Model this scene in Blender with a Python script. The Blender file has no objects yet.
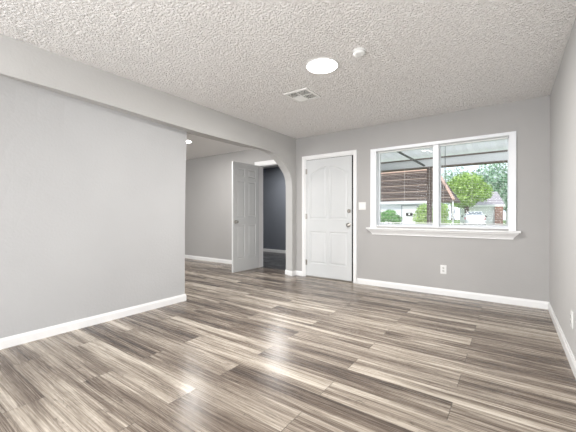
import bpy, bmesh, math, random
from mathutils import Vector, Matrix, noise
from mathutils.geometry import tessellate_polygon
random.seed(7)
S = bpy.context.scene
COL = S.collection
R = math.radians

# ---------------------------------------------------------------- camera
cam = bpy.data.cameras.new('camera'); cam_o = bpy.data.objects.new('camera', cam); COL.objects.link(cam_o)
cam.sensor_width = 36.0; cam.lens = 310.47 / 576 * 36.0; cam.clip_start = 0.05; cam.clip_end = 300
cam_o.location = (0, 0, 1.0746)
cam_o.rotation_euler = (R(90 - 0.19), 0, R(35.61))
S.camera = cam_o
# ---------------------------------------------------------------- colour management
S.view_settings.view_transform = 'Standard'; S.view_settings.look = 'None'
S.view_settings.gamma = 1.0; S.view_settings.use_curve_mapping = False
S.view_settings.exposure = 0.12
# ---------------------------------------------------------------- world and lights
w = bpy.data.worlds.new('sky'); S.world = w; w.use_nodes = True
bg = w.node_tree.nodes['Background']; bg.inputs[0].default_value = (0.80, 0.89, 1.0, 1); bg.inputs[1].default_value = 1.7

def area(name, loc, rot, sx, sy, power, color=(1, 1, 1)):
    l = bpy.data.lights.new(name, 'AREA'); l.shape = 'RECTANGLE'; l.size = sx; l.size_y = sy
    l.energy = power; l.color = color
    o = bpy.data.objects.new(name, l); COL.objects.link(o); o.location = loc; o.rotation_euler = rot
    return o
sl = bpy.data.lights.new('sun', 'SUN'); sl.energy = 2.6; sl.angle = R(3); sl.color = (1, .96, .9)
so = bpy.data.objects.new('sun', sl); COL.objects.link(so); so.rotation_euler = (R(48), 0, R(-18))
# added fill lights, unseen behind the camera, to brighten both rooms
area('rear_fill_light', (-1.5, -3.05, 1.45), (R(97), 0, 0), 2.9, 1.7, 75, (.96, .98, 1))
area('side_room_fill_light', (-5.2, -3.05, 1.45), (R(90), 0, 0), 2.2, 1.7, 150, (1.0, .99, .97))
area('ceiling_fill_light', (-.6, -1.9, .75), (R(122), 0, R(-8)), 2.0, 1.3, 105, (1, .985, .97))  # added uplight that brightens the ceiling and upper walls

# ---------------------------------------------------------------- material helpers
def mat(name, color, rough=.6, metal=0.0, spec=.5, emit=None, es=0):
    m = bpy.data.materials.new(name); m.use_nodes = True
    b = m.node_tree.nodes['Principled BSDF']
    b.inputs['Base Color'].default_value = (*color, 1); b.inputs['Roughness'].default_value = rough
    b.inputs['Metallic'].default_value = metal; b.inputs['Specular IOR Level'].default_value = spec
    if emit:
        b.inputs['Emission Color'].default_value = (*emit, 1); b.inputs['Emission Strength'].default_value = es
    return m
def N(m, t, **kw):
    n = m.node_tree.nodes.new(t)
    for k, v in kw.items(): setattr(n, k, v)
    return n
def L(m, a, b): m.node_tree.links.new(a, b)
def noisy(name, color, color2, scale=8, rough=.6, bump=0.0, bscale=80, bdist=.002, detail=4, spec=.4, metal=0.0):
    m = mat(name, color, rough, metal, spec); b = m.node_tree.nodes['Principled BSDF']
    g = N(m, 'ShaderNodeNewGeometry')
    t = N(m, 'ShaderNodeTexNoise'); t.inputs['Scale'].default_value = scale; t.inputs['Detail'].default_value = detail
    L(m, g.outputs['Position'], t.inputs['Vector'])
    r = N(m, 'ShaderNodeValToRGB'); r.color_ramp.elements[0].position = .3; r.color_ramp.elements[1].position = .7
    r.color_ramp.elements[0].color = (*color, 1); r.color_ramp.elements[1].color = (*color2, 1)
    L(m, t.outputs['Fac'], r.inputs['Fac']); L(m, r.outputs['Color'], b.inputs['Base Color'])
    if bump:
        t2 = N(m, 'ShaderNodeTexNoise'); t2.inputs['Scale'].default_value = bscale; t2.inputs['Detail'].default_value = 3
        L(m, g.outputs['Position'], t2.inputs['Vector'])
        bp = N(m, 'ShaderNodeBump'); bp.inputs['Strength'].default_value = bump; bp.inputs['Distance'].default_value = bdist
        L(m, t2.outputs['Fac'], bp.inputs['Height']); L(m, bp.outputs['Normal'], b.inputs['Normal'])
    return m

M = {}
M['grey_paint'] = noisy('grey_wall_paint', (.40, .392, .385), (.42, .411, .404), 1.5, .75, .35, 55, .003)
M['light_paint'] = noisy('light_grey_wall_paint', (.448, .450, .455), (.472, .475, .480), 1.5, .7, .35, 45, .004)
M['lit_paint'] = noisy('lit_right_wall_paint', (.545, .54, .535), (.57, .565, .56), 1.5, .7, .35, 45, .004)  # left wall's paint, its colour lightened to stand for stronger light on the right
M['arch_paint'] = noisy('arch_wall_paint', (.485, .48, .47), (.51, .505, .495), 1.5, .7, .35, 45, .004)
M['slate_paint'] = noisy('slate_wall_paint', (.17, .185, .215), (.185, .20, .23), 1.5, .6, .3, 55, .003)
M['white_trim'] = noisy('white_trim_paint', (.80, .80, .80), (.83, .83, .83), 3, .38, .0)
M['white_door'] = noisy('white_door_paint', (.60, .615, .62), (.63, .64, .645), 3, .42, .15, 90, .0008)
M['white_plastic'] = mat('white_plastic', (.74, .74, .73), .4)
M['vinyl'] = noisy('white_vinyl', (.82, .84, .87), (.86, .87, .89), 4, .35)
M['steel'] = mat('brushed_nickel', (.42, .40, .37), .28, 1.0)
M['shade_grey'] = mat('grey_frame_paint', (.38, .40, .43), .6)
M['dark'] = mat('black_rubber', (.012, .012, .012), .7)
M['shade_dark'] = mat('duct_grey', (.10, .10, .09), .8)
M['vent_white'] = mat('vent_white_enamel', (.82, .82, .80), .45)
M['lamp'] = mat('lamp_diffuser', (.9, .9, .9), .5, emit=(1, .985, .96), es=9)
M['lamp_room'] = mat('side_lamp_diffuser', (.9, .9, .9), .5, emit=(1, .985, .96), es=22)

# popcorn ceiling
def popcorn():
    m = mat('popcorn_ceiling', (.90, .885, .87), .9, spec=.15); b = m.node_tree.nodes['Principled BSDF']
    g = N(m, 'ShaderNodeNewGeometry')
    v = N(m, 'ShaderNodeTexNoise'); v.inputs['Scale'].default_value = 60; v.inputs['Detail'].default_value = 3; v.inputs['Roughness'].default_value = .6
    L(m, g.outputs['Position'], v.inputs['Vector'])
    r = N(m, 'ShaderNodeMapRange'); r.interpolation_type = 'SMOOTHSTEP'
    r.inputs['From Min'].default_value = .40; r.inputs['From Max'].default_value = .62
    L(m, v.outputs['Fac'], r.inputs['Value'])
    bp = N(m, 'ShaderNodeBump'); bp.inputs['Strength'].default_value = 1.0; bp.inputs['Distance'].default_value = .006
    L(m, r.outputs['Result'], bp.inputs['Height']); L(m, bp.outputs['Normal'], b.inputs['Normal'])
    return m
M['popcorn'] = popcorn()

# wood plank floor
def floor_mat(nm='wood_plank_floor', tint=None):
    m = mat(nm, (.3, .27, .24), .3, spec=.5); b = m.node_tree.nodes['Principled BSDF']
    g = N(m, 'ShaderNodeNewGeometry'); sp = N(m, 'ShaderNodeSeparateXYZ'); L(m, g.outputs['Position'], sp.inputs[0])
    def mt(op, a, c=None, d=None):
        n = N(m, 'ShaderNodeMath', operation=op)
        for i, x in enumerate((a, c, d)):
            if x is None: continue
            if isinstance(x, (int, float)): n.inputs[i].default_value = x
            else: L(m, x, n.inputs[i])
        return n.outputs[0]
    def comb(x, y, z):
        n = N(m, 'ShaderNodeCombineXYZ')
        for i, q in enumerate((x, y, z)):
            if isinstance(q, (int, float)): n.inputs[i].default_value = q
            else: L(m, q, n.inputs[i])
        return n.outputs[0]
    X, Y = sp.outputs[0], sp.outputs[1]
    ry = mt('DIVIDE', mt('SUBTRACT', Y, 1.42), .192); row = mt('FLOOR', ry); fy = mt('SUBTRACT', ry, row)
    par = mt('FLOORED_MODULO', row, 2.0)
    rx = mt('DIVIDE', mt('ADD', mt('ADD', X, .268), mt('MULTIPLY', par, .655)), 1.31); colu = mt('FLOOR', rx); fx = mt('SUBTRACT', rx, colu)
    wn = N(m, 'ShaderNodeTexWhiteNoise', noise_dimensions='2D'); L(m, comb(row, colu, 0), wn.inputs['Vector'])
    rnd = wn.outputs['Value']; sc = N(m, 'ShaderNodeSeparateColor'); L(m, wn.outputs['Color'], sc.inputs[0]); rnd2 = sc.outputs[1]
    off = mt('MULTIPLY', rnd, 37.0)
    def tex(sx, sy, scale, detail, rough, dist, oz=0.0):
        t = N(m, 'ShaderNodeTexNoise'); t.inputs['Scale'].default_value = scale; t.inputs['Detail'].default_value = detail
        t.inputs['Roughness'].default_value = rough; t.inputs['Distortion'].default_value = dist
        L(m, comb(mt('ADD', mt('MULTIPLY', X, sx), off), mt('MULTIPLY', Y, sy), mt('ADD', off, oz)), t.inputs['Vector']); return t.outputs['Fac']
    broad = tex(.34, 5.0, 1.6, 3, .5, 1.1)
    streak = tex(.5, 16, 1.5, 5, .62, .9, 3.0)
    fine = tex(1.6, 85, 2.0, 3, .6, .1, 9.0)
    # swirl knots: rings from distorted noise
    kn = tex(1.1, 3.4, 1.5, 1, .4, 1.6, 15.0)
    rings = mt('ABSOLUTE', mt('SINE', mt('MULTIPLY', kn, 42.0)))
    tone = mt('ADD', mt('MULTIPLY', broad, .95), mt('MULTIPLY', streak, .75))
    tone = mt('ADD', tone, mt('MULTIPLY', mt('SUBTRACT', fine, .5), .38))
    tone = mt('ADD', tone, mt('MULTIPLY', mt('SUBTRACT', rings, .6), .045))
    tone = mt('ADD', tone, mt('MULTIPLY', mt('SUBTRACT', rnd2, .5), .22))
    mr = N(m, 'ShaderNodeMapRange'); mr.inputs['From Min'].default_value = .62; mr.inputs['From Max'].default_value = 1.16
    L(m, tone, mr.inputs['Value'])
    cr = N(m, 'ShaderNodeValToRGB'); e = cr.color_ramp.elements
    e[0].position = 0; e[0].color = (.066, .050, .041, 1); e[1].position = 1; e[1].color = (.60, .54, .465, 1)
    for p, c in ((.25, (.143, .110, .086)), (.5, (.26, .217, .176)), (.75, (.42, .365, .303))):
        q = e.new(p); q.color = (*c, 1)
    L(m, mr.outputs[0], cr.inputs['Fac'])
    # dark cracks in places
    ck = tex(.8, 9, 2.2, 2, .5, 1.2, 21.0)
    crack = mt('SUBTRACT', 1.0, mt('MINIMUM', mt('MULTIPLY', mt('ABSOLUTE', mt('SUBTRACT', ck, .63)), 90.0), 1.0))
    # seams
    dy = mt('MULTIPLY', mt('MINIMUM', fy, mt('SUBTRACT', 1.0, fy)), .192)
    dx = mt('MULTIPLY', mt('MINIMUM', fx, mt('SUBTRACT', 1.0, fx)), 1.31)
    seam = mt('MAXIMUM', mt('MULTIPLY', mt('LESS_THAN', dx, .0022), .65), mt('MULTIPLY', mt('LESS_THAN', dy, .0016), .45))
    dk = mt('MAXIMUM', mt('MULTIPLY', crack, .6), seam)
    mx = N(m, 'ShaderNodeMix', data_type='RGBA'); mx.blend_type = 'MIX'
    L(m, dk, mx.inputs[0]); L(m, cr.outputs[0], mx.inputs[6]); mx.inputs[7].default_value = (.05, .04, .033, 1)
    if tint:
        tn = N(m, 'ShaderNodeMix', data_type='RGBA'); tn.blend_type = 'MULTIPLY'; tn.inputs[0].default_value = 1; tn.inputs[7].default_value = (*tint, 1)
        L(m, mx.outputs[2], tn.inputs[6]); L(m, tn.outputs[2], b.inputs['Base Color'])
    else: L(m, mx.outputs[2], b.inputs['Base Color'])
    bp = N(m, 'ShaderNodeBump'); bp.inputs['Strength'].default_value = .25; bp.inputs['Distance'].default_value = .001
    L(m, mt('SUBTRACT', fine, mt('MULTIPLY', seam, 2.0)), bp.inputs['Height']); L(m, bp.outputs['Normal'], b.inputs['Normal'])
    L(m, mt('ADD', .21, mt('MULTIPLY', fine, .12)), b.inputs['Roughness'])
    return m
M['floor'] = floor_mat()
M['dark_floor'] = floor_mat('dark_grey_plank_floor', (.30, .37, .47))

def glass():
    m = bpy.data.materials.new('window_glass'); m.use_nodes = True; nt = m.node_tree
    nt.nodes.remove(nt.nodes['Principled BSDF']); out = nt.nodes['Material Output']
    t = N(m, 'ShaderNodeBsdfTransparent'); t.inputs[0].default_value = (.98, .98, .98, 1)
    gl = N(m, 'ShaderNodeBsdfGlossy'); gl.inputs['Roughness'].default_value = .02
    fr = N(m, 'ShaderNodeFresnel'); fr.inputs[0].default_value = 1.10
    mx = N(m, 'ShaderNodeMixShader'); L(m, fr.outputs[0], mx.inputs[0]); L(m, t.outputs[0], mx.inputs[1]); L(m, gl.outputs[0], mx.inputs[2])
    L(m, mx.outputs[0], out.inputs[0]); return m
M['glass'] = glass()

# ---------------------------------------------------------------- object helpers
def link(name, bm, m, parent=None, smooth=False):
    bmesh.ops.recalc_face_normals(bm, faces=bm.faces)
    me = bpy.data.meshes.new(name); bm.to_mesh(me); bm.free()
    for x in (m if isinstance(m, (list, tuple)) else [m]): me.materials.append(x)
    if smooth:
        for p in me.polygons: p.use_smooth = True
        try: me.set_sharp_from_angle(angle=R(40))
        except Exception: pass
    o = bpy.data.objects.new(name, me); COL.objects.link(o)
    if parent: o.parent = parent
    return o
def empty(name, loc=(0, 0, 0), rz=0):
    o = bpy.data.objects.new(name, None); COL.objects.link(o); o.location = loc; o.rotation_euler = (0, 0, rz); o.empty_display_size = .1; return o
def tag(o, label=None, cat=None, group=None, kind=None):
    if label: o['label'] = label
    if cat: o['category'] = cat
    if group: o['group'] = group
    if kind: o['kind'] = kind
    return o
def NB(): return bmesh.new()
def box(bm, x0, x1, y0, y1, z0, z1, bev=0.0):
    r = bmesh.ops.create_cube(bm, size=1.0); vs = r['verts']
    for v in vs:
        v.co = Vector((x0 + (v.co.x + .5) * (x1 - x0), y0 + (v.co.y + .5) * (y1 - y0), z0 + (v.co.z + .5) * (z1 - z0)))
    if bev:
        es = {e for v in vs for e in v.link_edges}
        bmesh.ops.bevel(bm, geom=list(es), offset=bev, segments=2, profile=.7, affect='EDGES')
def prism(bm, pts, axis, a, b, shift=None):
    """extrude a 2D outline along an axis; pts for axis 0 are (y,z), 1 (x,z), 2 (x,y)"""
    def P(p, t, s=(0, 0)):
        u, v = p[0] + s[0], p[1] + s[1]
        return {0: (t, u, v), 1: (u, t, v), 2: (u, v, t)}[axis]
    A = [bm.verts.new(P(p, a)) for p in pts]
    B = [bm.verts.new(P(p, b, shift[i] if shift else (0, 0))) for i, p in enumerate(pts)]
    tri = tessellate_polygon([[Vector((p[0], p[1], 0)) for p in pts]])
    for t in tri:
        try: bm.faces.new([A[i] for i in t]); bm.faces.new([B[i] for i in reversed(t)])
        except ValueError: pass
    n = len(pts)
    for i in range(n): bm.faces.new((A[i], A[(i + 1) % n], B[(i + 1) % n], B[i]))
def lathe(bm, prof, mtx=Matrix(), seg=24):
    rings = []
    for r, z in prof:
        if r < 1e-6: rings.append([bm.verts.new(mtx @ Vector((0, 0, z)))])
        else: rings.append([bm.verts.new(mtx @ Vector((r * math.cos(2 * math.pi * k / seg), r * math.sin(2 * math.pi * k / seg), z))) for k in range(seg)])
    for a, b in zip(rings, rings[1:]):
        for k in range(seg):
            k2 = (k + 1) % seg
            if len(a) == 1 and len(b) == 1: continue
            if len(a) == 1: bm.faces.new((a[0], b[k2], b[k]))
            elif len(b) == 1: bm.faces.new((a[k], a[k2], b[0]))
            else: bm.faces.new((a[k], a[k2], b[k2], b[k]))
    for e in (rings[0], rings[-1]):
        if len(e) > 1: bm.faces.new(e)
def tube(bm, pts, r, seg=8):
    pts = [Vector(p) for p in pts]; rings = []
    for i, p in enumerate(pts):
        d = (pts[min(i + 1, len(pts) - 1)] - pts[max(i - 1, 0)]).normalized()
        q = d.to_track_quat('Z', 'Y').to_matrix(); rr = r[i] if isinstance(r, (list, tuple)) else r
        rings.append([bm.verts.new(p + q @ Vector((rr * math.cos(2 * math.pi * k / seg), rr * math.sin(2 * math.pi * k / seg), 0))) for k in range(seg)])
    for a, b in zip(rings, rings[1:]):
        for k in range(seg): bm.faces.new((a[k], a[(k + 1) % seg], b[(k + 1) % seg], b[k]))
    bm.faces.new(rings[0]); bm.faces.new(rings[-1])

# ---------------------------------------------------------------- room measures
XR, YF, XB, XL, H = .363, 4.60, -3.12, -3.32, 2.44
YB = 4.80                  # front wall of the side room
YR = -2.9                  # rear of both rooms
SX = -6.9                  # outer wall of the side room
HY = 7.03                  # slate wall of the room beyond
def struct(o): o['kind'] = 'structure'; return o

bm = NB(); box(bm, SX - .15, XR + .15, YR - .15, YB + .065, -.12, 0); struct(link('floor', bm, M['floor']))
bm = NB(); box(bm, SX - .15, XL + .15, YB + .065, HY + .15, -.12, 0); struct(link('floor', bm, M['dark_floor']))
bm = NB(); box(bm, XL + .15, XR + .15, YB + .065, YB + .1, -.12, -.001); struct(link('floor', bm, M['floor']))

# popcorn ceiling with real lumps where it shows, plain slab elsewhere
def popcorn_sheet(name, x0, x1, y0, y1, step, amp):
    nx, ny = int((x1 - x0) / step), int((y1 - y0) / step); V = []; F = []
    for j in range(ny + 1):
        for i in range(nx + 1):
            x = x0 + (x1 - x0) * i / nx; y = y0 + (y1 - y0) * j / ny
            n = noise.noise(Vector((x * 76, y * 76, 0))) + .5 * noise.noise(Vector((x * 140, y * 140, 3)))
            h = max(0.0, min(1.0, .5 + 1.1 * n))
            edge = (i in (0, nx)) or (j in (0, ny))
            V.append((x, y, H - (0 if edge else amp * h)))
    for j in range(ny):
        for i in range(nx):
            a = j * (nx + 1) + i; F.append((a, a + nx + 1, a + nx + 2, a + 1))
    n0 = len(V)   # upper skin so that the slab has thickness
    V += [(x0, y0, H + .12), (x1, y0, H + .12), (x1, y1, H + .12), (x0, y1, H + .12)]
    F.append((n0, n0 + 1, n0 + 2, n0 + 3))
    b = [j * (nx + 1) for j in range(ny + 1)]
    F.append(tuple([n0, n0 + 3] + list(reversed(b))))
    F.append(tuple([n0 + 1] + [j * (nx + 1) + nx for j in range(ny + 1)] + [n0 + 2]))
    F.append(tuple([n0 + 1, n0] + list(range(nx + 1))))
    F.append(tuple([n0 + 3, n0 + 2] + [ny * (nx + 1) + i for i in reversed(range(nx + 1))]))
    me = bpy.data.meshes.new(name); me.from_pydata(V, [], F); me.materials.append(M['popcorn'])
    for p in me.polygons: p.use_smooth = True
    o = bpy.data.objects.new(name, me); COL.objects.link(o); return struct(o)
popcorn_sheet('ceiling', XB - .1, XR + .1, -.4, YF + .05, .0078, .0065)
bm = NB(); box(bm, SX - .15, XB - .1, YR - .15, YB + .05, H, H + .12); box(bm, XB - .1, XR + .15, YR - .15, -.4, H, H + .12)
box(bm, SX - .15, XL + .15, YB + .05, HY + .15, H, H + .12); struct(link('ceiling', bm, M['popcorn']))

# far wall with door and window openings
DX0, DX1, DZ = -2.925, -2.012, 2.045      # front door opening
WX0, WX1, WZ0, WZ1 = -1.660, -.004, .905, 2.045
bm = NB(); y0, y1 = YF, YB
box(bm, XL, DX0, y0, y1, 0, H); box(bm, DX0, DX1, y0, y1, DZ, H); box(bm, DX1, WX0, y0, y1, 0, H)
box(bm, WX0, WX1, y0, y1, 0, WZ0); box(bm, WX0, WX1, y0, y1, WZ1, H); box(bm, WX1, XR + .15, y0, y1, 0, H)
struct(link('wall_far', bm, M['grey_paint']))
bm = NB(); box(bm, XR, XR + .15, YR - .15, YF, 0, H); struct(link('wall_right', bm, M['lit_paint']))
# rear wall, with two unseen openings added to let in the fill lights
bm = NB()
for (a, b) in ((SX - .15, -6.4), (-4.0, -3.0), (0, XR)): box(bm, a, b, YR - .15, YR, 0, H)
for (a, b) in ((-6.4, -4.0), (-3.0, 0)): box(bm, a, b, YR - .15, YR, 0, .55); box(bm, a, b, YR - .15, YR, 2.35, H)
struct(link('wall_rear', bm, M['light_paint']))

# arched header and pier between the two rooms
front = [(-2.9, 2.14), (.6, 2.14), (1.0, 2.138), (1.5, 2.125), (2.0, 2.108), (2.5, 2.095), (3.0, 2.095), (3.4, 2.098), (3.668, 2.100), (3.85, 2.095),
         (3.986, 2.078), (4.08, 2.048), (4.157, 2.008), (4.23, 1.962), (4.293, 1.911), (4.35, 1.866), (4.402, 1.818), (4.445, 1.75), (4.468, 1.68), (4.479, 1.59), (4.482, 1.45), (4.482, 0)]
poly = front + [(YF, 0), (YF, H), (-2.9, H)]
shift = []
for (y, z) in front:
    if z < 2.05: shift.append((.085, .0))
    elif y > 3.6: shift.append((.085 * (y - 3.6) / .5, .03))
    else: shift.append((0, .012))
shift += [(0, 0)] * 3
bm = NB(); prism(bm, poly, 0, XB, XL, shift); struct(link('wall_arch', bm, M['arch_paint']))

# wall filling the left part of the old opening; its top swells out to the beam at the far left end
def top_x(y):
    k = [(-3, -3.122), (.55, -3.122), (.72, -3.18), (1.0, -3.24), (1.6, -3.258), (2.44, -3.27)]
    for (a, xa), (b, xb) in zip(k, k[1:]):
        if a <= y <= b: return xa + (xb - xa) * (y - a) / (b - a)
    return k[-1][1]
ys = [-2.9, -1.5, 0, .3, .5, .62, .75, .9, 1.1, 1.35, 1.6, 2.0, 2.41]
zs = [0, .4, .9, 1.4, 1.7, 1.9, 2.0, 2.08, 2.19]
bm = NB(); G = []
for y in ys:
    G.append([bm.verts.new((-3.318 + (top_x(y) + 3.318) * (z / 2.16) ** 3, y, z)) for z in zs])
for a, b in zip(G, G[1:]):
    for k in range(len(zs) - 1): bm.faces.new((a[k], a[k + 1], b[k + 1], b[k]))
Bk = [[bm.verts.new((-3.43, y, z)) for z in (0, 2.19)] for y in ys]
for a, b in zip(Bk, Bk[1:]): bm.faces.new((a[0], b[0], b[1], a[1]))
for i in range(len(ys) - 1):
    bm.faces.new((G[i][0], G[i + 1][0], Bk[i + 1][0], Bk[i][0])); bm.faces.new((G[i][-1], Bk[i][1], Bk[i + 1][1], G[i + 1][-1]))
for i in (0, -1): bm.faces.new(G[i] + [Bk[i][1], Bk[i][0]])
# closes the wall above the infill, on the side-room side
box(bm, -3.43, XL, -2.9, 2.41, 2.19, H)
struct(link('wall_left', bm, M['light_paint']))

# side room
IX0, IX1, IZ = -4.195, -3.365, 2.085       # inner doorway
bm = NB(); box(bm, SX - .15, IX0, YB, YB + .13, 0, H); box(bm, IX1, XL + .15, YB, YB + .13, 0, H); box(bm, IX0, IX1, YB, YB + .13, IZ, H)
struct(link('wall_side_room', bm, M['grey_paint']))
bm = NB(); box(bm, SX - .15, SX, YR, YB, 0, H); struct(link('wall_side_room', bm, M['grey_paint']))
# slate room beyond
bm = NB(); box(bm, SX - .15, XL + .15, HY, HY + .15, 0, H); struct(link('wall_slate_room', bm, M['slate_paint']))
bm = NB(); box(bm, SX - .15, SX, YB + .13, HY, 0, H); box(bm, XL, XL + .15, YB + .13, HY, 0, H)
box(bm, SX, IX0 - .1, YB + .131, YB + .15, 0, H); struct(link('wall_slate_room', bm, M['slate_paint']))

# ---------------------------------------------------------------- baseboards
def board(name, pts, hgt=.085, th=.014):
    """baseboard along a floor path, profile with eased top; th is measured to the left of the path"""
    bm = NB(); prof = [(0, 0), (th, 0), (th, hgt - .022), (th * .7, hgt - .012), (th * .45, hgt), (0, hgt)]
    pts = [Vector((*p, 0)) for p in pts]; rings = []
    for i, p in enumerate(pts):
        ds = []
        if i > 0: ds.append((p - pts[i - 1]).normalized())
        if i < len(pts) - 1: ds.append((pts[i + 1] - p).normalized())
        ns = [Vector((-d.y, d.x, 0)) for d in ds]
        n = sum(ns, Vector()); n.normalize(); n /= max(.3, n.dot(ns[0]))
        rings.append([bm.verts.new(p + n * u + Vector((0, 0, z))) for u, z in prof])
    for a, b in zip(rings, rings[1:]):
        for k in range(len(prof)): bm.faces.new((a[k], a[(k + 1) % len(prof)], b[(k + 1) % len(prof)], b[k]))
    bm.faces.new(rings[0]); bm.faces.new(rings[-1])
    return struct(link(name, bm, M['white_trim']))
board('baseboard_right', [(XR, YR), (XR, YF - .015)])
board('baseboard_far', [(XR, YF), (-1.958, YF)])
board('baseboard_far', [(-2.981, YF), (XB, YF), (XB, 4.482), (XL, 4.567), (XL, YB - .02)], .082, .014)
board('baseboard_left', [(-3.43, 2.41), (-3.318, 2.41), (-3.318, YR)])
board('baseboard_side_room', [(IX0 - .07, YB), (SX, YB)])
board('baseboard_slate_room', [(XL, HY), (SX, HY)])

# ---------------------------------------------------------------- door leaves with raised panels
def offset_poly(P, d):
    n = len(P); out = []
    for i in range(n):
        p0, p1, p2 = Vector(P[i - 1]), Vector(P[i]), Vector(P[(i + 1) % n])
        a = (p1 - p0).normalized(); b = (p2 - p1).normalized()
        na, nb = Vector((-a.y, a.x)), Vector((-b.y, b.x)); m_ = (na + nb).normalized(); m_ /= max(.4, m_.dot(na))
        q = p1 + m_ * d; out.append((q.x, q.y))
    return out
def leaf(bm, W, Hh, T, panels, grooves=0):
    """leaf in local x (0..W), z (0..Hh); front face at y=0, rear at y=T; panel outlines counter-clockwise"""
    for side, yy, sg in ((0, 0.0, 1), (1, T, -1)):
        outer = [(0, 0), (W, 0), (W, Hh), (0, Hh)]
        loops = [outer] + [list(reversed(p)) for p in panels]
        tri = tessellate_polygon([[Vector((x, z, 0)) for x, z in l] for l in loops])
        flat = [p for l in loops for p in l]; vs = [bm.verts.new((x, yy, z)) for x, z in flat]
        for t in tri:
            try: bm.faces.new([vs[i] for i in t])
            except ValueError: pass
        for P in panels:
            lv = [(P, 0.0), (offset_poly(P, .007), .008), (offset_poly(P, .016), .009), (offset_poly(P, .040), .003)]
            rr = [[bm.verts.new((x, yy + sg * d, z)) for x, z in q] for q, d in lv]
            for a, b in zip(rr, rr[1:]):
                for k in range(len(a)): bm.faces.new((a[k], a[(k + 1) % len(a)], b[(k + 1) % len(a)], b[k]))
            q = lv[-1][0]; tr = tessellate_polygon([[Vector((x, z, 0)) for x, z in q]])
            for t in tr: bm.faces.new([rr[-1][i] for i in t])
    c = [(0, 0), (W, 0), (W, Hh), (0, Hh)]
    for i in range(4):
        a, b = c[i], c[(i + 1) % 4]
        bm.faces.new([bm.verts.new(v) for v in ((a[0], 0, a[1]), (b[0], 0, b[1]), (b[0], T, b[1]), (a[0], T, a[1]))])
    bmesh.ops.remove_doubles(bm, verts=bm.verts, dist=1e-5)
def rect(x0, x1, z0, z1): return [(x0, z0), (x1, z0), (x1, z1), (x0, z1)]
def knob(parent, loc, direction, name='door_knob', r=.027, length=.062):
    mt = Matrix.Translation(loc) @ Vector(direction).to_track_quat('Z', 'Y').to_matrix().to_4x4()
    bm = NB(); lathe(bm, [(.0, 0), (.033, 0), (.033, .005), (.026, .010), (.012, .014), (.011, length * .45), (r * .8, length * .55), (r, length * .75), (r * .85, length * .93), (r * .4, length), (0, length)], mt)
    return link(name, bm, M['steel'], parent, True)

# front entry door: door_1
d1 = struct(empty('door_1', (-2.47, YF, 0)))
def rel(o, parent):      # keep world coordinates of a mesh written in world space
    o.matrix_parent_inverse = parent.matrix_basis.inverted(); return o
bpy.context.view_layer.update()
def casing(name, parent, x0, x1, ztop, yface, wd=.055, out=-1, th=.016):
    bm = NB(); ya, yb = sorted((yface, yface + out * th))
    pts = [(x0 - wd, 0), (x0, 0), (x0, ztop), (x1, ztop), (x1, 0), (x1 + wd, 0), (x1 + wd, ztop + wd), (x0 - wd, ztop + wd)]
    prism(bm, pts, 1, ya, yb)
    pts2 = [(x0 - wd, 0), (x0 - wd + .016, 0), (x0 - wd + .016, ztop + wd - .016), (x1 + wd - .016, ztop + wd - .016), (x1 + wd - .016, 0), (x1 + wd, 0), (x1 + wd, ztop + wd), (x0 - wd, ztop + wd)]
    prism(bm, pts2, 1, *sorted((yface + out * th, yface + out * (th + .006))))
    return rel(link(name, bm, M['white_trim'], parent), parent)
casing('door_casing', d1, DX0, DX1, DZ, YF, .053)
bm = NB(); 
box(bm, DX0, DX0 + .018, YF - .001, YB, 0, DZ); box(bm, DX1 - .012, DX1, YF - .001, YB, 0, DZ); box(bm, DX0 + .018, DX1 - .012, YF - .001, YB, DZ - .016, DZ)
box(bm, DX0 + .018, DX0 + .032, YF + .05, YB, 0, DZ - .016); box(bm, DX1 - .026, DX1 - .012, YF + .05, YB, 0, DZ - .016)
rel(link('door_jamb', bm, M['white_trim'], d1), d1)
bm = NB(); box(bm, DX1 - .0375, DX1 - .0125, YF + .004, YF + .05, .02, DZ - .018); box(bm, DX0 + .02, DX1 - .013, YF + .01, YF + .05, DZ - .026, DZ - .0165)
rel(link('weatherstrip', bm, M['dark'], d1), d1)
bm = NB(); box(bm, DX0 + .018, DX1 - .012, YF + .002, YB, 0, .018, .003); rel(link('threshold', bm, mat('threshold_metal', (.35, .33, .30), .4, .8), d1), d1)
LW = (DX1 - .038) - (DX0 + .021)
def arch_panel(x0, x1, z0, za, zb):      # top edge rises from za at x0 to zb at x1 on a curve
    P = [(x0, z0), (x1, z0)]; n = 8
    for k in range(n + 1):
        t = 1 - k / n; s = math.sin(t * math.pi / 2) if zb > za else math.sin((1 - t) * math.pi / 2)
        lo, hi = (za, zb) if zb > za else (zb, za)
        P.append((x0 + (x1 - x0) * t, lo + (hi - lo) * s))
    return P
pw = .325; cx = LW / 2
panels = [rect(cx - .03 - pw, cx - .03, .22, .77), rect(cx + .03, cx + .03 + pw, .22, .77),
          arch_panel(cx - .03 - pw, cx - .03, .98, 1.74, 1.87), arch_panel(cx + .03, cx + .03 + pw, .98, 1.87, 1.74)]
lf = empty('door_leaf', (0, 0, 0)); bpy.data.objects.remove(lf)
bm = NB(); leaf(bm, LW, DZ - .045, .044, panels)
for v in bm.verts: v.co += Vector((DX0 + .021, YF + .004, .022))
dl = rel(link('door_leaf', bm, M['white_door'], d1), d1)
def sub(o, p):           # sub-part of a leaf that keeps world coordinates
    o.parent = p; o.matrix_parent_inverse = (d_inv[p.name]); return o
bpy.context.view_layer.update()
def attach(o, p):
    o.parent = p; o.matrix_parent_inverse = p.matrix_world.inverted(); return o
knx = -2.098
attach(knob(None, (knx, YF + .004, .915), (0, -1, 0)), dl)
bm = NB(); mt = Matrix.Translation((knx, YF + .004, 1.138)) @ Vector((0, -1, 0)).to_track_quat('Z', 'Y').to_matrix().to_4x4()
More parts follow.
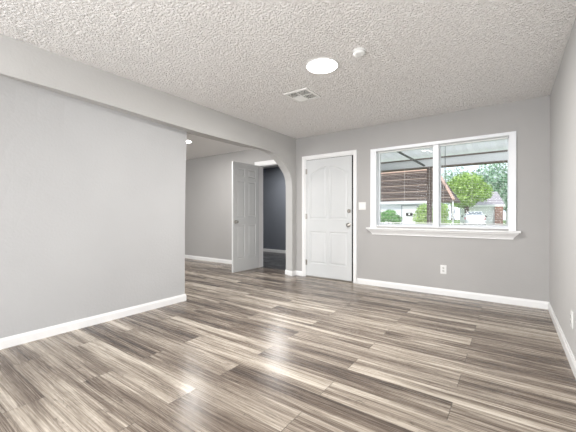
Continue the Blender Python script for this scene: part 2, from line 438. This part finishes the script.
lathe(bm, [(0, 0), (.031, 0), (.031, .008), (.024, .014), (.022, .016), (0, .016)], mt); box(bm, knx - .005, knx + .005, YF - .028, YF - .01, 1.12, 1.156, .002)
attach(link('deadbolt', bm, M['steel'], None, True), dl)
for z in (.25, 1.05, 1.83):
    bm = NB(); lathe(bm, [(0, 0), (.006, 0), (.006, .09), (0, .09)], Matrix.Translation((DX0 + .0185, YF - .004, z - .045)), 12)
    box(bm, DX0 + .021, DX0 + .042, YF + .001, YF + .0045, z - .045, z + .045)
    attach(link('hinge', bm, M['steel']), dl)

# inner six-panel door standing open: door_2
d2 = struct(empty('door_2', (IX0, YB, 0))); bpy.context.view_layer.update()
casing('door_casing', d2, IX0, IX1, IZ, YB, .072)
casing('door_casing', d2, IX0, IX1, IZ, YB + .15, .06, 1)
bm = NB(); box(bm, IX0, IX0 + .014, YB, YB + .15, 0, IZ); box(bm, IX1 - .014, IX1, YB, YB + .15, 0, IZ); box(bm, IX0 + .014, IX1 - .014, YB, YB + .15, IZ - .014, IZ)
rel(link('door_jamb', bm, M['white_trim'], d2), d2)
W2 = .715; c = W2 / 2; pa = (.095, c - .045); pb = (c + .045, W2 - .095)
panels = [rect(a, b, z0, z1) for (a, b) in (pa, pb) for (z0, z1) in ((.24, .88), (1.02, 1.71), (1.79, 1.95))]
bm = NB(); leaf(bm, W2, 2.055, .035, panels)
ang = R(-90.3); mtx = Matrix.Translation((-4.182, YB - .026, .012)) @ Matrix.Rotation(ang, 4, 'Z')
for v in bm.verts: v.co = mtx @ v.co
dl2 = rel(link('door_leaf', bm, M['white_door'], d2), d2); bpy.context.view_layer.update()
kp = mtx @ Vector((W2 - .065, 0, .935)); kp2 = mtx @ Vector((W2 - .065, .035, .935)); dn = (kp - kp2).normalized()
attach(knob(None, kp, dn), dl2); attach(knob(None, kp2, -dn), dl2)
for z in (.22, 1.05, 1.86):
    bm = NB(); lathe(bm, [(0, 0), (.006, 0), (.006, .09), (0, .09)], Matrix.Translation((IX0 - .0, YB - .022, z - .045)), 12)
    attach(link('hinge', bm, M['steel']), dl2)

# ---------------------------------------------------------------- window_1
w1 = struct(empty('window_1', (-.84, YF, WZ0))); bpy.context.view_layer.update()
OX0, OX1, OZ1 = -1.735, .055, 2.072
bm = NB()
prism(bm, [(OX0, .885), (WX0 + .012, .885), (WX0 + .012, WZ1 - .012), (WX1 - .012, WZ1 - .012), (WX1 - .012, .885), (OX1, .885), (OX1, OZ1), (OX0, OZ1)], 1, YF - .016, YF)
prism(bm, [(OX0, .885), (OX0 + .016, .885), (OX0 + .016, OZ1 - .016), (OX1 - .016, OZ1 - .016), (OX1 - .016, .885), (OX1, .885), (OX1, OZ1), (OX0, OZ1)], 1, YF - .022, YF - .016)
rel(link('window_casing', bm, M['vinyl'], w1), w1)
bm = NB(); ya, yb = YF, YB - .02
box(bm, WX0, WX0 + .012, ya, yb, WZ0, WZ1); box(bm, WX1 - .012, WX1, ya, yb, WZ0, WZ1); box(bm, WX0 + .012, WX1 - .012, ya, yb, WZ1 - .012, WZ1); box(bm, WX0 + .012, WX1 - .012, ya, yb, WZ0, WZ0 + .010)
rel(link('window_frame', bm, M['vinyl'], w1), w1)
MX0, MX1 = -.868, -.795
bm = NB(); box(bm, MX0, MX1, YF + .03, YB - .03, WZ0 + .010, WZ1 - .012, .004); rel(link('mullion', bm, M['vinyl'], w1), w1)
for (a, b) in ((WX0 + .012, MX0), (MX1, WX1 - .012)):
    bm = NB(); s = .013; z0, z1 = WZ0 + .010, WZ1 - .012; ya, yb = YF + .115, YF + .15
    box(bm, a, a + s, ya, yb, z0, z1, .002); box(bm, b - s, b, ya, yb, z0, z1, .002); box(bm, a + s, b - s, ya, yb, z0, z0 + .03, .002); box(bm, a + s, b - s, ya, yb, z1 - s, z1, .002)
    sh = rel(link('sash', bm, M['vinyl'], w1), w1); bpy.context.view_layer.update()
    bm = NB(); box(bm, a + s, b - s, YF + .130, YF + .134, z0 + .03, z1 - s); attach(link('pane', bm, M['glass']), sh)
bm = NB()   # stool with a bevelled nose
prism(bm, [(YF + .05, .885), (YF - .070, .885), (YF - .080, .878), (YF - .080, .866), (YF - .070, .860), (YF + .05, .860)], 0, -1.785, .10)
for v in bm.verts:
    if v.co.y > YF: v.co.y = YF - .0005
rel(link('window_sill', bm, M['white_trim'], w1), w1)
bm = NB()   # apron: crown-shaped moulding, ends returning inward
A = [(-1.77, .086, .860), (-1.69, .020, .785)]
pr = [(.066, .860), (.060, .845), (.040, .825), (.026, .805), (.018, .790), (.018, .780)]
lv = []
for (dy, z) in pr:
    t = (.066 - dy) / .048
    x0 = -1.768 + t * .055; x1 = .085 - t * .055
    lv.append([bm.verts.new((x0, YF, z)), bm.verts.new((x0, YF - dy, z)), bm.verts.new((x1, YF - dy, z)), bm.verts.new((x1, YF, z))])
for a, b in zip(lv, lv[1:]):
    for k in range(4): bm.faces.new((a[k], a[(k + 1) % 4], b[(k + 1) % 4], b[k]))
bm.faces.new(lv[0]); bm.faces.new(lv[-1])
rel(link('window_apron', bm, M['white_trim'], w1), w1)

# ---------------------------------------------------------------- mini blinds
M['slat'] = mat('blind_slat', (.80, .81, .80), .5)
def blind(x0, x1, zbot, label, wand):
    t = empty('window_blind', ((x0 + x1) / 2, YF + .075, WZ1 - .014)); bpy.context.view_layer.update()
    tag(t, label, 'window blind', 'blinds in the front window')
    yc = YF + .075; zt = WZ1 - .014
    bm = NB(); box(bm, x0, x1, yc - .014, yc + .014, zt - .018, zt, .002); rel(link('headrail', bm, M['slat'], t), t)
    bm = NB(); z = zt - .034
    while z > zbot + .02:
        n = 5; pr = []
        for k in range(n + 1):
            u = -0.0125 + .025 * k / n; pr.append((yc + u, z + 0.0016 * (1 - (u / .0125) ** 2) + u * .12))
        a = [bm.verts.new((x0 + .004, y, zz)) for y, zz in pr]; b = [bm.verts.new((x1 - .004, y, zz)) for y, zz in pr]
        for k in range(n): bm.faces.new((a[k], a[k + 1], b[k + 1], b[k]))
        z -= .0215
    rel(link('slats', bm, M['slat'], t), t)
    bm = NB(); box(bm, x0 + .002, x1 - .002, yc - .011, yc + .011, zbot, zbot + .012, .002); rel(link('bottom_rail', bm, M['slat'], t), t)
    for f in (.06, .5, .94):
        x = x0 + (x1 - x0) * f; bm = NB()
        for dy in (-.0135, .0135): tube(bm, [(x, yc + dy, zbot + .01), (x, yc + dy, zt - .02)], .0007, 5)
        rel(link('ladder_cord', bm, M['white_plastic'], t), t)
    if wand:
        bm = NB(); tube(bm, [(wand, yc - .024, 1.41), (wand, yc - .024, zt - .03)], .0042, 8); rel(link('tilt_wand', bm, mat('wand_plastic', (.22, .22, .23), .3), t), t)
    return t
blind(WX0 + .020, MX0 - .006, WZ0 + .05, 'white mini blind over the left pane of the front window', None)
blind(MX1 + .006, WX1 - .020, WZ0 + .05, 'white mini blind with dark wand over the right window pane', -.718)

# ---------------------------------------------------------------- small fittings
def lamp(loc, r, label, matn, power):
    t = empty('ceiling_light', loc); bpy.context.view_layer.update(); tag(t, label, 'ceiling light')
    X = Matrix.Translation(loc) @ Matrix.Rotation(math.pi, 4, 'X')
    bm = NB(); lathe(bm, [(0, 0), (r + .008, 0), (r + .008, .008), (r + .002, .013), (r - .004, .013), (r - .004, .009), (0, .009)], X, 40); rel(link('trim_ring', bm, M['white_plastic'], t, True), t)
    bm = NB(); lathe(bm, [(0, .0095), (r - .004, .0095), (r - .005, .014), (r * .8, .017), (0, .018)], X, 40); rel(link('diffuser', bm, M[matn], t, True), t)
    l = bpy.data.lights.new('lamp_light', 'AREA'); l.shape = 'DISK'; l.size = 2 * r; l.energy = power; l.color = (1, .98, .95)
    o = bpy.data.objects.new('lamp_light', l); COL.objects.link(o); o.location = (0, 0, -.024); o.parent = t
lamp((-1.398, 2.485, H), .142, 'round white flush ceiling light glowing in the main room', 'lamp', 58)
lamp((-4.86, 3.56, H), .10, 'small lit ceiling light in the side room past the opening', 'lamp_room', 30)
lamp((-4.74, 6.15, H), .14, 'round ceiling light in the slate room beyond the open door', 'lamp_room', 30)

# smoke detector
t = empty('smoke_detector', (-1.022, 2.445, H)); bpy.context.view_layer.update(); tag(t, 'white round smoke detector on the popcorn ceiling', 'smoke detector')
X = Matrix.Translation((-1.022, 2.445, H)) @ Matrix.Rotation(math.pi, 4, 'X')
bm = NB(); lathe(bm, [(0, 0), (.056, 0), (.056, .009), (.051, .012), (0, .012)], X, 32); rel(link('base_plate', bm, M['white_plastic'], t, True), t)
bm = NB(); lathe(bm, [(0, .012), (.047, .012), (.050, .018), (.049, .029), (.042, .036), (.028, .039), (0, .039)], X, 32); rel(link('cover', bm, M['white_plastic'], t, True), t)
bm = NB(); lathe(bm, [(0, .038), (.009, .038), (.009, .042), (0, .042)], Matrix.Translation((.02, .01, 0)) @ X, 12); rel(link('test_button', bm, M['vent_white'], t), t)

# ceiling vent
vx, vy = -1.925, 2.972; hw = .155
t = empty('ceiling_vent', (vx, vy, H)); bpy.context.view_layer.update(); tag(t, 'square white four-way air vent on the popcorn ceiling', 'air vent')
bm = NB(); zf = H - .012
i_ = hw - .032
for (a, b, cc, d) in ((-hw, hw, -hw, -i_), (-hw, hw, i_, hw), (-hw, -i_, -i_, i_), (i_, hw, -i_, i_)):
    box(bm, vx + a, vx + b, vy + cc, vy + d, zf, H - .001)
box(bm, vx - .008, vx + .008, vy - i_, vy + i_, zf - .002, H - .001); box(bm, vx - i_, vx - .008, vy - .008, vy + .008, zf - .002, H - .001); box(bm, vx + .008, vx + i_, vy - .008, vy + .008, zf - .002, H - .001)
rel(link('frame', bm, M['vent_white'], t), t)
bm = NB(); box(bm, vx - i_, vx + i_, vy - i_, vy + i_, H - .0025, H - .001); rel(link('duct_opening', bm, M['shade_dark'], t), t)
for qx, qy, ax, sg in ((-1, -1, 0, -1), (1, -1, 1, 1), (1, 1, 0, -1), (-1, 1, 1, -1)):
    bm = NB(); x0, x1 = sorted((vx + qx * .009, vx + qx * i_)); y0, y1 = sorted((vy + qy * .009, vy + qy * i_))
    for k in range(7):
        f = (k + .5) / 7; ww = .007
        if ax == 0:
            xc = x0 + (x1 - x0) * f; pts = [(xc - ww * sg, H - .013), (xc - ww * sg + .0015, H - .013), (xc + ww * sg + .0015, H - .003), (xc + ww * sg, H - .003)]
            prism(bm, pts, 1, y0, y1)
        else:
            yc = y0 + (y1 - y0) * f; pts = [(yc - ww * sg, H - .013), (yc - ww * sg + .0015, H - .013), (yc + ww * sg + .0015, H - .003), (yc + ww * sg, H - .003)]
            prism(bm, pts, 0, x0, x1)
    rel(link('louvre_bank', bm, M['vent_white'], t), t)

# light switch and outlets
def plate(name, loc, rz, wdt, hgt, label, cat, kind, group=None):
    t = empty(name, loc, rz); tag(t, label, cat, group)
    bm = NB(); box(bm, -wdt / 2, wdt / 2, -.006, 0, -hgt / 2, hgt / 2, .002); link('cover_plate', bm, M['white_plastic'], t)
    if kind == 'switch':
        for x in (-.023, .023):
            bm = NB(); prism(bm, [(-.006, -.033), (-.011, -.033), (-.0075, 0), (-.006, .033)], 0, x - .0165, x + .0165)
            link('rocker', bm, M['vent_white'], t)
    else:
        for z in (-.0195, .0195):
            bm = NB(); lathe(bm, [(0, .006), (.0165, .006), (.0165, .009), (0, .009)], Matrix.Translation((0, 0, z)) @ Matrix.Rotation(math.pi / 2, 4, 'X'), 20)
            so_ = link('receptacle', bm, mat('receptacle_plastic', (.62, .62, .60), .5), t)
            bm = NB()
            for x in (-.006, .006): box(bm, x - .0013, x + .0013, -.0098, -.0088, z - .001, z + .009)
            lathe(bm, [(0, .0088), (.0028, .0088), (.0028, .0098), (0, .0098)], Matrix.Translation((0, 0, z - .008)) @ Matrix.Rotation(math.pi / 2, 4, 'X'), 10)
            link('slot', bm, M['dark'], so_)
    return t
plate('light_switch', (-1.872, YF, 1.214), 0, .115, .118, 'white double rocker light switch beside the front door', 'light switch', 'switch')
plate('wall_outlet', (-.729, YF, .344), 0, .074, .118, 'white wall outlet below the front window', 'outlet', 'outlet')
plate('wall_outlet', (XR, 3.0, .325), R(-90), .074, .118, 'white wall outlet low on the right wall', 'outlet', 'outlet')

# ================================================================ outdoors
M['concrete'] = noisy('concrete', (.62, .61, .59), (.70, .69, .67), 3, .85)
M['asphalt'] = noisy('asphalt', (.30, .30, .31), (.36, .36, .36), 2, .9)
M['grass'] = noisy('lawn_grass', (.12, .22, .06), (.22, .34, .10), 6, .9)
M['brown_wood'] = noisy('brown_stained_wood', (.13, .085, .07), (.19, .13, .105), 9, .7)
M['porch_white'] = noisy('porch_white_paint', (.86, .86, .85), (.90, .90, .89), 2, .6)
M['translucent_deck'] = mat('translucent_roof_panel', (.85, .86, .86), .5)  # translucency added so the sun brightens the porch ceiling
def fib():
    m = M['translucent_deck']; tr = N(m, 'ShaderNodeBsdfTranslucent'); tr.inputs[0].default_value = (.93, .93, .92, 1); mx = N(m, 'ShaderNodeMixShader'); mx.inputs[0].default_value = .5
    L(m, m.node_tree.nodes['Principled BSDF'].outputs[0], mx.inputs[1]); L(m, tr.outputs[0], mx.inputs[2]); L(m, mx.outputs[0], m.node_tree.nodes['Material Output'].inputs[0])
fib()
M['siding'] = noisy('white_siding', (.80, .81, .84), (.86, .87, .89), 2, .6)
M['brick'] = mat('red_brick', (.35, .12, .08), .85)
def brickmat():
    m = M['brick']; b = m.node_tree.nodes['Principled BSDF']; g = N(m, 'ShaderNodeTexCoord'); t = N(m, 'ShaderNodeTexBrick')
    t.inputs['Color1'].default_value = (.40, .15, .10, 1); t.inputs['Color2'].default_value = (.30, .11, .08, 1); t.inputs['Mortar'].default_value = (.5, .45, .4, 1)
    t.inputs['Scale'].default_value = 4; mp = N(m, 'ShaderNodeMapping'); mp.inputs['Rotation'].default_value = (R(90), 0, 0)
    L(m, g.outputs['Object'], mp.inputs[0]); L(m, mp.outputs[0], t.inputs['Vector']); L(m, t.outputs['Color'], b.inputs['Base Color'])
brickmat()
def shingle(name, c1, c2, c3, scale):
    m = mat(name, c1, .85); b = m.node_tree.nodes['Principled BSDF']; g = N(m, 'ShaderNodeNewGeometry')
    sp = N(m, 'ShaderNodeSeparateXYZ'); L(m, g.outputs['Position'], sp.inputs[0])
    mu = N(m, 'ShaderNodeMath', operation='MULTIPLY'); L(m, sp.outputs[2], mu.inputs[0]); mu.inputs[1].default_value = scale
    fr = N(m, 'ShaderNodeMath', operation='FRACT'); L(m, mu.outputs[0], fr.inputs[0])
    r = N(m, 'ShaderNodeValToRGB'); e = r.color_ramp.elements; e[0].position = 0; e[0].color = (*c3, 1); e[1].position = .16; e[1].color = (*c1, 1); q = e.new(.12); q.color = (*c3, 1)
    q = e.new(.9); q.color = (*c2, 1)
    L(m, fr.outputs[0], r.inputs[0]); L(m, r.outputs[0], b.inputs['Base Color']); return m
M['brown_shingle'] = shingle('brown_roof_shingle', (.055, .036, .030), (.075, .052, .043), (.24, .18, .14), 1.55)
M['grey_shingle'] = shingle('grey_roof_shingle', (.34, .31, .34), (.40, .37, .39), (.27, .25, .28), 2.5)
M['rake'] = mat('terracotta_fascia', (.55, .36, .29), .7)

GZ = -.12
bm = NB(); box(bm, -60, 30, YF + .2, 32, GZ - .2, GZ); o = struct(link('ground', bm, M['grass']))
bm = NB(); box(bm, -60, 30, 20, 28, GZ + .001, GZ + .02); struct(link('road', bm, M['asphalt']))
bm = NB(); box(bm, -60, 30, 32, 90, GZ - .2, GZ); o = struct(link('ground', bm, M['grass']))
bm = NB(); box(bm, -3.6, -1.0, 28, 43.5, GZ + .001, GZ + .03); box(bm, -20, -3.6, 28.05, 30.5, GZ + .001, GZ + .03); struct(link('driveway_bounce_strip', bm, M['concrete']))  # strip along the house front added to keep green bounce off its walls
bm = NB(); box(bm, -3.1, 2.5, YB + .01, 7.6, GZ, -.04); struct(link('porch_slab', bm, M['concrete']))

# porch roof on brown posts
t = empty('porch', (-1, 7.2, -.04)); bpy.context.view_layer.update(); tag(t, 'white covered porch with a brown post outside the front window', 'porch')
bm = NB()   # corrugated roof deck sloping down towards the street
nx = 60; x0, x1 = -3.4, 2.4
prof = []
for k in range(nx + 1):
    prof.append((x0 + (x1 - x0) * k / nx, .022 * (k % 2)))
ra = [[bm.verts.new((x, yy, zz + h)) for x, h in prof] for (yy, zz) in ((YB + .02, 2.62), (7.75, 2.30), (7.75, 2.34), (YB + .02, 2.66))]
for a, b in ((0, 1), (1, 2), (2, 3), (3, 0)):
    for k in range(nx): bm.faces.new((ra[a][k], ra[a][k + 1], ra[b][k + 1], ra[b][k]))
rel(link('roof_deck', bm, M['translucent_deck'], t), t)
bm = NB(); box(bm, -3.4, 2.4, 7.12, 7.24, 2.10, 2.265, .004); rel(link('front_beam', bm, M['porch_white'], t), t)
bm = NB(); box(bm, -3.4, 2.4, 7.10, 7.26, 2.266, 2.292); box(bm, -3.4, 2.4, 7.10, 7.26, 2.075, 2.099); rel(link('beam_edging', bm, M['brown_wood'], t), t)
for x in (-1.41, 2.2):
    bm = NB(); box(bm, x - .045, x + .045, 7.13, 7.22, -.04, 2.098, .004); rel(link('post', bm, M['brown_wood'], t), t)
bm = NB(); tube(bm, [(-1.95, 6.2, 2.42), (-1.50, 7.1, 2.13)], .022, 8); rel(link('brace', bm, M['shade_dark'], t), t)

# ---- planting
def leaf_mat(name, a, b, c):
    m = mat(name, a, .6); bs = m.node_tree.nodes['Principled BSDF']; g = N(m, 'ShaderNodeNewGeometry')
    r = N(m, 'ShaderNodeValToRGB'); e = r.color_ramp.elements; e[0].color = (*a, 1); e[1].color = (*c, 1); q = e.new(.5); q.color = (*b, 1)
    L(m, g.outputs['Random Per Island'], r.inputs[0]); L(m, r.outputs[0], bs.inputs['Base Color'])
    bs.inputs['Subsurface Weight'].default_value = 0
    return m
M['lime_leaf'] = leaf_mat('lime_leaves', (.17, .31, .05), (.33, .50, .11), (.54, .72, .24))
M['green_leaf'] = leaf_mat('mid_green_leaves', (.07, .22, .05), (.16, .40, .10), (.34, .60, .22))
M['far_leaf'] = leaf_mat('pale_green_leaves', (.12, .24, .12), (.26, .42, .28), (.55, .66, .56))
M['bark'] = noisy('bark', (.12, .085, .07), (.20, .15, .12), 6, .9)
def crown(name, blobs, n, size, m, parent):
    V, F = [], []; tot = sum(b[3] ** 2 for b in blobs)
    for (cx, cy, cz, r, sz) in blobs:
        for _ in range(int(n * r * r / tot)):
            d = Vector((random.gauss(0, 1), random.gauss(0, 1), random.gauss(0, 1))).normalized()
            rr = r * (random.random() ** .35) * (1 + .18 * noise.noise(d * 3 + Vector((cx, cy, cz))))
            p = Vector((cx, cy, cz)) + Vector((d.x * rr, d.y * rr, d.z * rr * sz))
            nrm = (d + Vector((random.gauss(0, .6), random.gauss(0, .6), random.gauss(0, .6)))).normalized()
            q = nrm.to_track_quat('Z', 'Y').to_matrix(); a = random.random() * 6.28; s = size * random.uniform(.6, 1.3)
            u = q @ Vector((math.cos(a), math.sin(a), 0)) * s; v = q @ Vector((-math.sin(a), math.cos(a), 0)) * s * .55
            k = len(V); V += [p - u, p + v + nrm * s * .15, p + u, p - v + nrm * s * .15]; F.append((k, k + 1, k + 2, k + 3))
    me = bpy.data.meshes.new(name); me.from_pydata([tuple(v) for v in V], [], F); me.materials.append(M[m])
    o = bpy.data.objects.new(name, me); COL.objects.link(o); return rel(o, parent) if not parent else attach(o, parent)
def tree(name, x, y, label, cat, blobs, n, size, m, trunk=None, group=None):
    t = empty(name, (x, y, GZ)); bpy.context.view_layer.update(); tag(t, label, cat, group)
    crown('foliage', [(x + b[0], y + b[1], b[2], b[3], b[4]) for b in blobs], n, size, m, t)
    r, h = trunk if trunk else (.05, .8)
    bm = NB(); tube(bm, [(x, y, GZ - .03), (x + .05, y, GZ + h * .4), (x - .1, y + .1, GZ + h)], [r * 1.3, r, r * .7], 8)
    if trunk:
        tube(bm, [(x - .1, y + .1, GZ + h * .85), (x - .9, y, GZ + h * 1.5)], [r * .6, r * .25], 6); tube(bm, [(x - .1, y + .1, GZ + h * .85), (x + .9, y + .2, GZ + h * 1.5)], [r * .6, r * .25], 6)
    attach(link('trunk', bm, M['bark']), t)
    return t
tree('round_tree', -4.0, 40.6, 'round lime green tree beside the white parked car across the street', 'tree',
     [(-.1, 0, 4.3, 1.9, .85), (-1.5, .2, 3.8, 1.4, .9), (1.2, -.1, 3.6, 1.3, .85), (-.4, -.3, 2.8, 1.5, .6)], 11000, .13, 'lime_leaf', (.28, 2.2))
tree('hedge_bush', -5.75, 28.9, 'lime green bush by the corner of the brown-roofed house', 'bush',
     [(-.6, 0, .8, .72, 1.2), (.1, 0, .9, .8, 1.2), (.85, .1, .9, .75, 1.2), (-.3, 0, 1.5, .65, .9), (1.05, 0, 1.5, .6, .95)], 5000, .09, 'lime_leaf')
tree('garden_shrub', -9.2, 28.9, 'dark green shrub against the white house wall', 'shrub',
     [(-.7, 0, .85, .65, .8), (.1, 0, 1.0, .7, .8), (.7, 0, .65, .5, .9)], 2600, .1, 'green_leaf')
bk = [(-1.9, 62, 6.6, 4.0), (4.6, 76, 7.5, 5.0), (-10.5, 78, 7.5, 5.0), (-24.5, 88, 6.5, 5.0), (1.2, 53, 4.2, 2.2)]
lb = ['tall pale green tree right behind the grey garage roof', 'pale green tree at the right edge of the window view', 'pale green tree behind the round lime tree',
      'pale green tree far behind the brown-roofed house', 'low pale green tree right of the brick-cornered garage']
for (x, y, z, r), l in zip(bk, lb):
    tree('background_tree', x, y, l, 'tree', [(0, 0, z, r, .9), (-r * .6, 0, z - 1.2, r * .7, .9), (r * .6, 0, z - 1.0, r * .75, .9)], 5200, .24, 'far_leaf', (.35, max(1.5, z - r * .6)), 'trees behind the houses across the street')

# ---- brown-roofed house across the street
def hip_house(name, label, ex0, ex1, ey0, ey1, ze, rx0, rx1, ry, zr, wallm, roofm, fas, wi=.55, open_to=None):
    t = empty(name, ((ex0 + ex1) / 2, (ey0 + ey1) / 2, GZ)); bpy.context.view_layer.update(); tag(t, label, 'house')
    bm = NB(); box(bm, ex0 + wi, open_to or ex1 - wi, ey0 + wi, ey1 - wi, GZ, ze - .12); wl = rel(link('walls', bm, wallm, t), t)
    bm = NB(); a = [bm.verts.new(p) for p in ((ex0, ey0, ze), (ex1, ey0, ze), (ex1, ey1, ze), (ex0, ey1, ze), (rx0, ry, zr), (rx1, ry, zr))]
    for f in ((0, 1, 5, 4), (1, 2, 5), (2, 3, 4, 5), (3, 0, 4), (0, 3, 2, 1)): bm.faces.new([a[i] for i in f])
    rf = rel(link('roof', bm, roofm, t), t)
    bm = NB(); box(bm, ex0, open_to or ex1, ey0, ey1, ze - .24, ze - .002); rel(link('fascia', bm, fas, t), t)
    if open_to: bm = NB(); box(bm, open_to + .001, ex1, ey0, ey1, ze - .10, ze - .002); rel(link('carport_fascia', bm, M['brown_wood'], t), t)
    return t, wl, rf
hA, wA, rA = hip_house('brown_roofed_house', 'white house with a wide dark brown roof across the street', -24, -3.95, 30, 34.6, 2.36, -20, -5.73, 32.2, 5.41, M['siding'], M['brown_shingle'], M['siding'], open_to=-5.9)
bm = NB(); tube(bm, [(-3.95, 30, 2.38), (-5.73, 32.2, 5.44)], .12, 6); tube(bm, [(-20, 32.2, 5.43), (-5.73, 32.2, 5.43)], .08, 6); rel(link('ridge_cap', bm, M['rake'], hA), hA)
bm = NB(); tube(bm, [(-4.03, 30.1, GZ), (-4.03, 30.1, 2.28)], .06, 8); rel(link('corner_post', bm, M['porch_white'], hA), hA)
bm = NB(); box(bm, -8.5, -8.4, 30.47, 30.56, GZ + .02, 2.02); box(bm, -7.05, -6.95, 30.47, 30.56, GZ + .02, 2.02); box(bm, -8.4, -7.05, 30.47, 30.56, 1.94, 2.02); rel(link('garage_door_frame', bm, M['shade_grey'], hA), hA)
bm = NB(); box(bm, -8.4, -7.05, 30.49, 30.56, GZ + .02, 1.94, .01); pd = rel(link('garage_door', bm, M['porch_white'], hA), hA); bpy.context.view_layer.update()
bm = NB(); box(bm, -8.05, -7.45, 30.45, 30.495, .98, 1.28, .05); attach(link('door_window', bm, M['dark']), pd)
bm = NB(); box(bm, -7.82, -7.68, 30.43, 30.455, 1.05, 1.24, .02); attach(link('window_plaque', bm, M['porch_white']), pd)

# ---- garage house with a brick corner
hB, wB, rB = hip_house('grey_roofed_garage', 'white garage with a grey roof and a red brick corner pillar', -5.6, -.5, 43.8, 50.5, 2.3, -2.2, -1.35, 47, 4.0, M['siding'], M['grey_shingle'], M['porch_white'], .45)
bm = NB(); box(bm, -1.5, -.7, 43.85, 44.24, GZ, 2.05); rel(link('brick_pillar', bm, M['brick'], hB), hB)
bm = NB()
for k in range(4): box(bm, -4.6, -1.65, 44.15, 44.24, GZ + .05 + k * .52, GZ + .55 + k * .52, .02)
rel(link('garage_door', bm, M['porch_white'], hB), hB)
bm = NB(); box(bm, -.45, 12, 44.6, 44.72, GZ, 1.75); f = link('fence', bm, noisy('weathered_board', (.36, .38, .36), (.48, .5, .48), 5, .9)); tag(f, 'weathered grey board fence right of the brick pillar', 'fence')

# ---- parked white car
def car(x, y, rz):
    t = empty('parked_car', (x, y, GZ + .03), rz); bpy.context.view_layer.update(); tag(t, 'white parked car in front of the grey-roofed garage', 'car')
    # cross-sections along local y (rear is -y); each: y, half width, z bottom, z belt, z roof, half roof width
    secs = [(-2.25, .70, .45, .80, .82, .60), (-2.18, .84, .30, .98, 1.0, .72), (-1.85, .89, .24, 1.02, 1.05, .74), (-1.30, .91, .22, 1.02, 1.44, .62), (-.5, .92, .22, 1.0, 1.52, .62),
            (.3, .92, .22, .98, 1.48, .62), (1.0, .91, .22, .96, 1.0, .70), (1.7, .89, .22, .90, .92, .70), (2.15, .80, .28, .74, .76, .62), (2.28, .66, .42, .62, .64, .50)]
    bm = NB(); rr = []
    for (yy, hw_, zb, zm, zr, rw) in secs:
        half = [(hw_ * .9, zb), (hw_, zb + .12), (hw_ * 1.0, zm - .12), (hw_ * .95, zm), (rw, zr - .03), (rw * .85, zr)]
        ring = [bm.verts.new((px, yy, z)) for px, z in half] + [bm.verts.new((-px, yy, z)) for px, z in reversed(half)]
        rr.append(ring)
    for a, b in zip(rr, rr[1:]):
        for k in range(12): bm.faces.new((a[k], a[(k + 1) % 12], b[(k + 1) % 12], b[k]))
    bm.faces.new(rr[0]); bm.faces.new(rr[-1])
    body = link('body', bm, mat('white_car_paint', (.80, .82, .84), .25), t, True)
    gm = mat('car_glass', (.12, .16, .19), .08)
    bm = NB(); v = [bm.verts.new(p) for p in ((-.68, -1.80, 1.075), (.68, -1.80, 1.075), (.56, -1.34, 1.43), (-.56, -1.34, 1.43), (-.68, -1.78, 1.06), (.68, -1.78, 1.06), (.56, -1.32, 1.40), (-.56, -1.32, 1.40))]
    for f in ((0, 1, 2, 3), (4, 7, 6, 5), (0, 4, 5, 1), (1, 5, 6, 2), (2, 6, 7, 3), (3, 7, 4, 0)): bm.faces.new([v[i] for i in f])
    link('rear_window', bm, gm, t)
    for s in (-1, 1):
        bm = NB(); box(bm, s * .80 - .055, s * .80 + .055, -2.245, -2.12, .74, .93, .015); link('tail_light', bm, mat('tail_light_red', (.45, .04, .04), .3), t)
        bm = NB(); box(bm, s * 1.02 - .1, s * 1.02 + .1, .62, .72, .95, 1.1, .03); link('side_mirror', bm, M['dark'], t)
        for yy in (-1.4, 1.4):
            bm = NB(); lathe(bm, [(0, -.1), (.2, -.1), (.33, -.09), (.34, 0), (.33, .09), (.2, .1), (0, .1)], Matrix.Translation((s * .82, yy, .335)) @ Matrix.Rotation(math.pi / 2, 4, 'Y'), 20); link('wheel', bm, M['dark'], t)
        bm = NB(); box(bm, s * .735, s * .745 + s * .03, -1.1, .55, 1.06, 1.36); link('side_window', bm, gm, t)
    bm = NB(); box(bm, -.26, .26, -2.262, -2.235, .62, .74, .004); link('number_plate', bm, M['porch_white'], t)
    return t
car(-2.95, 36.2, R(6))
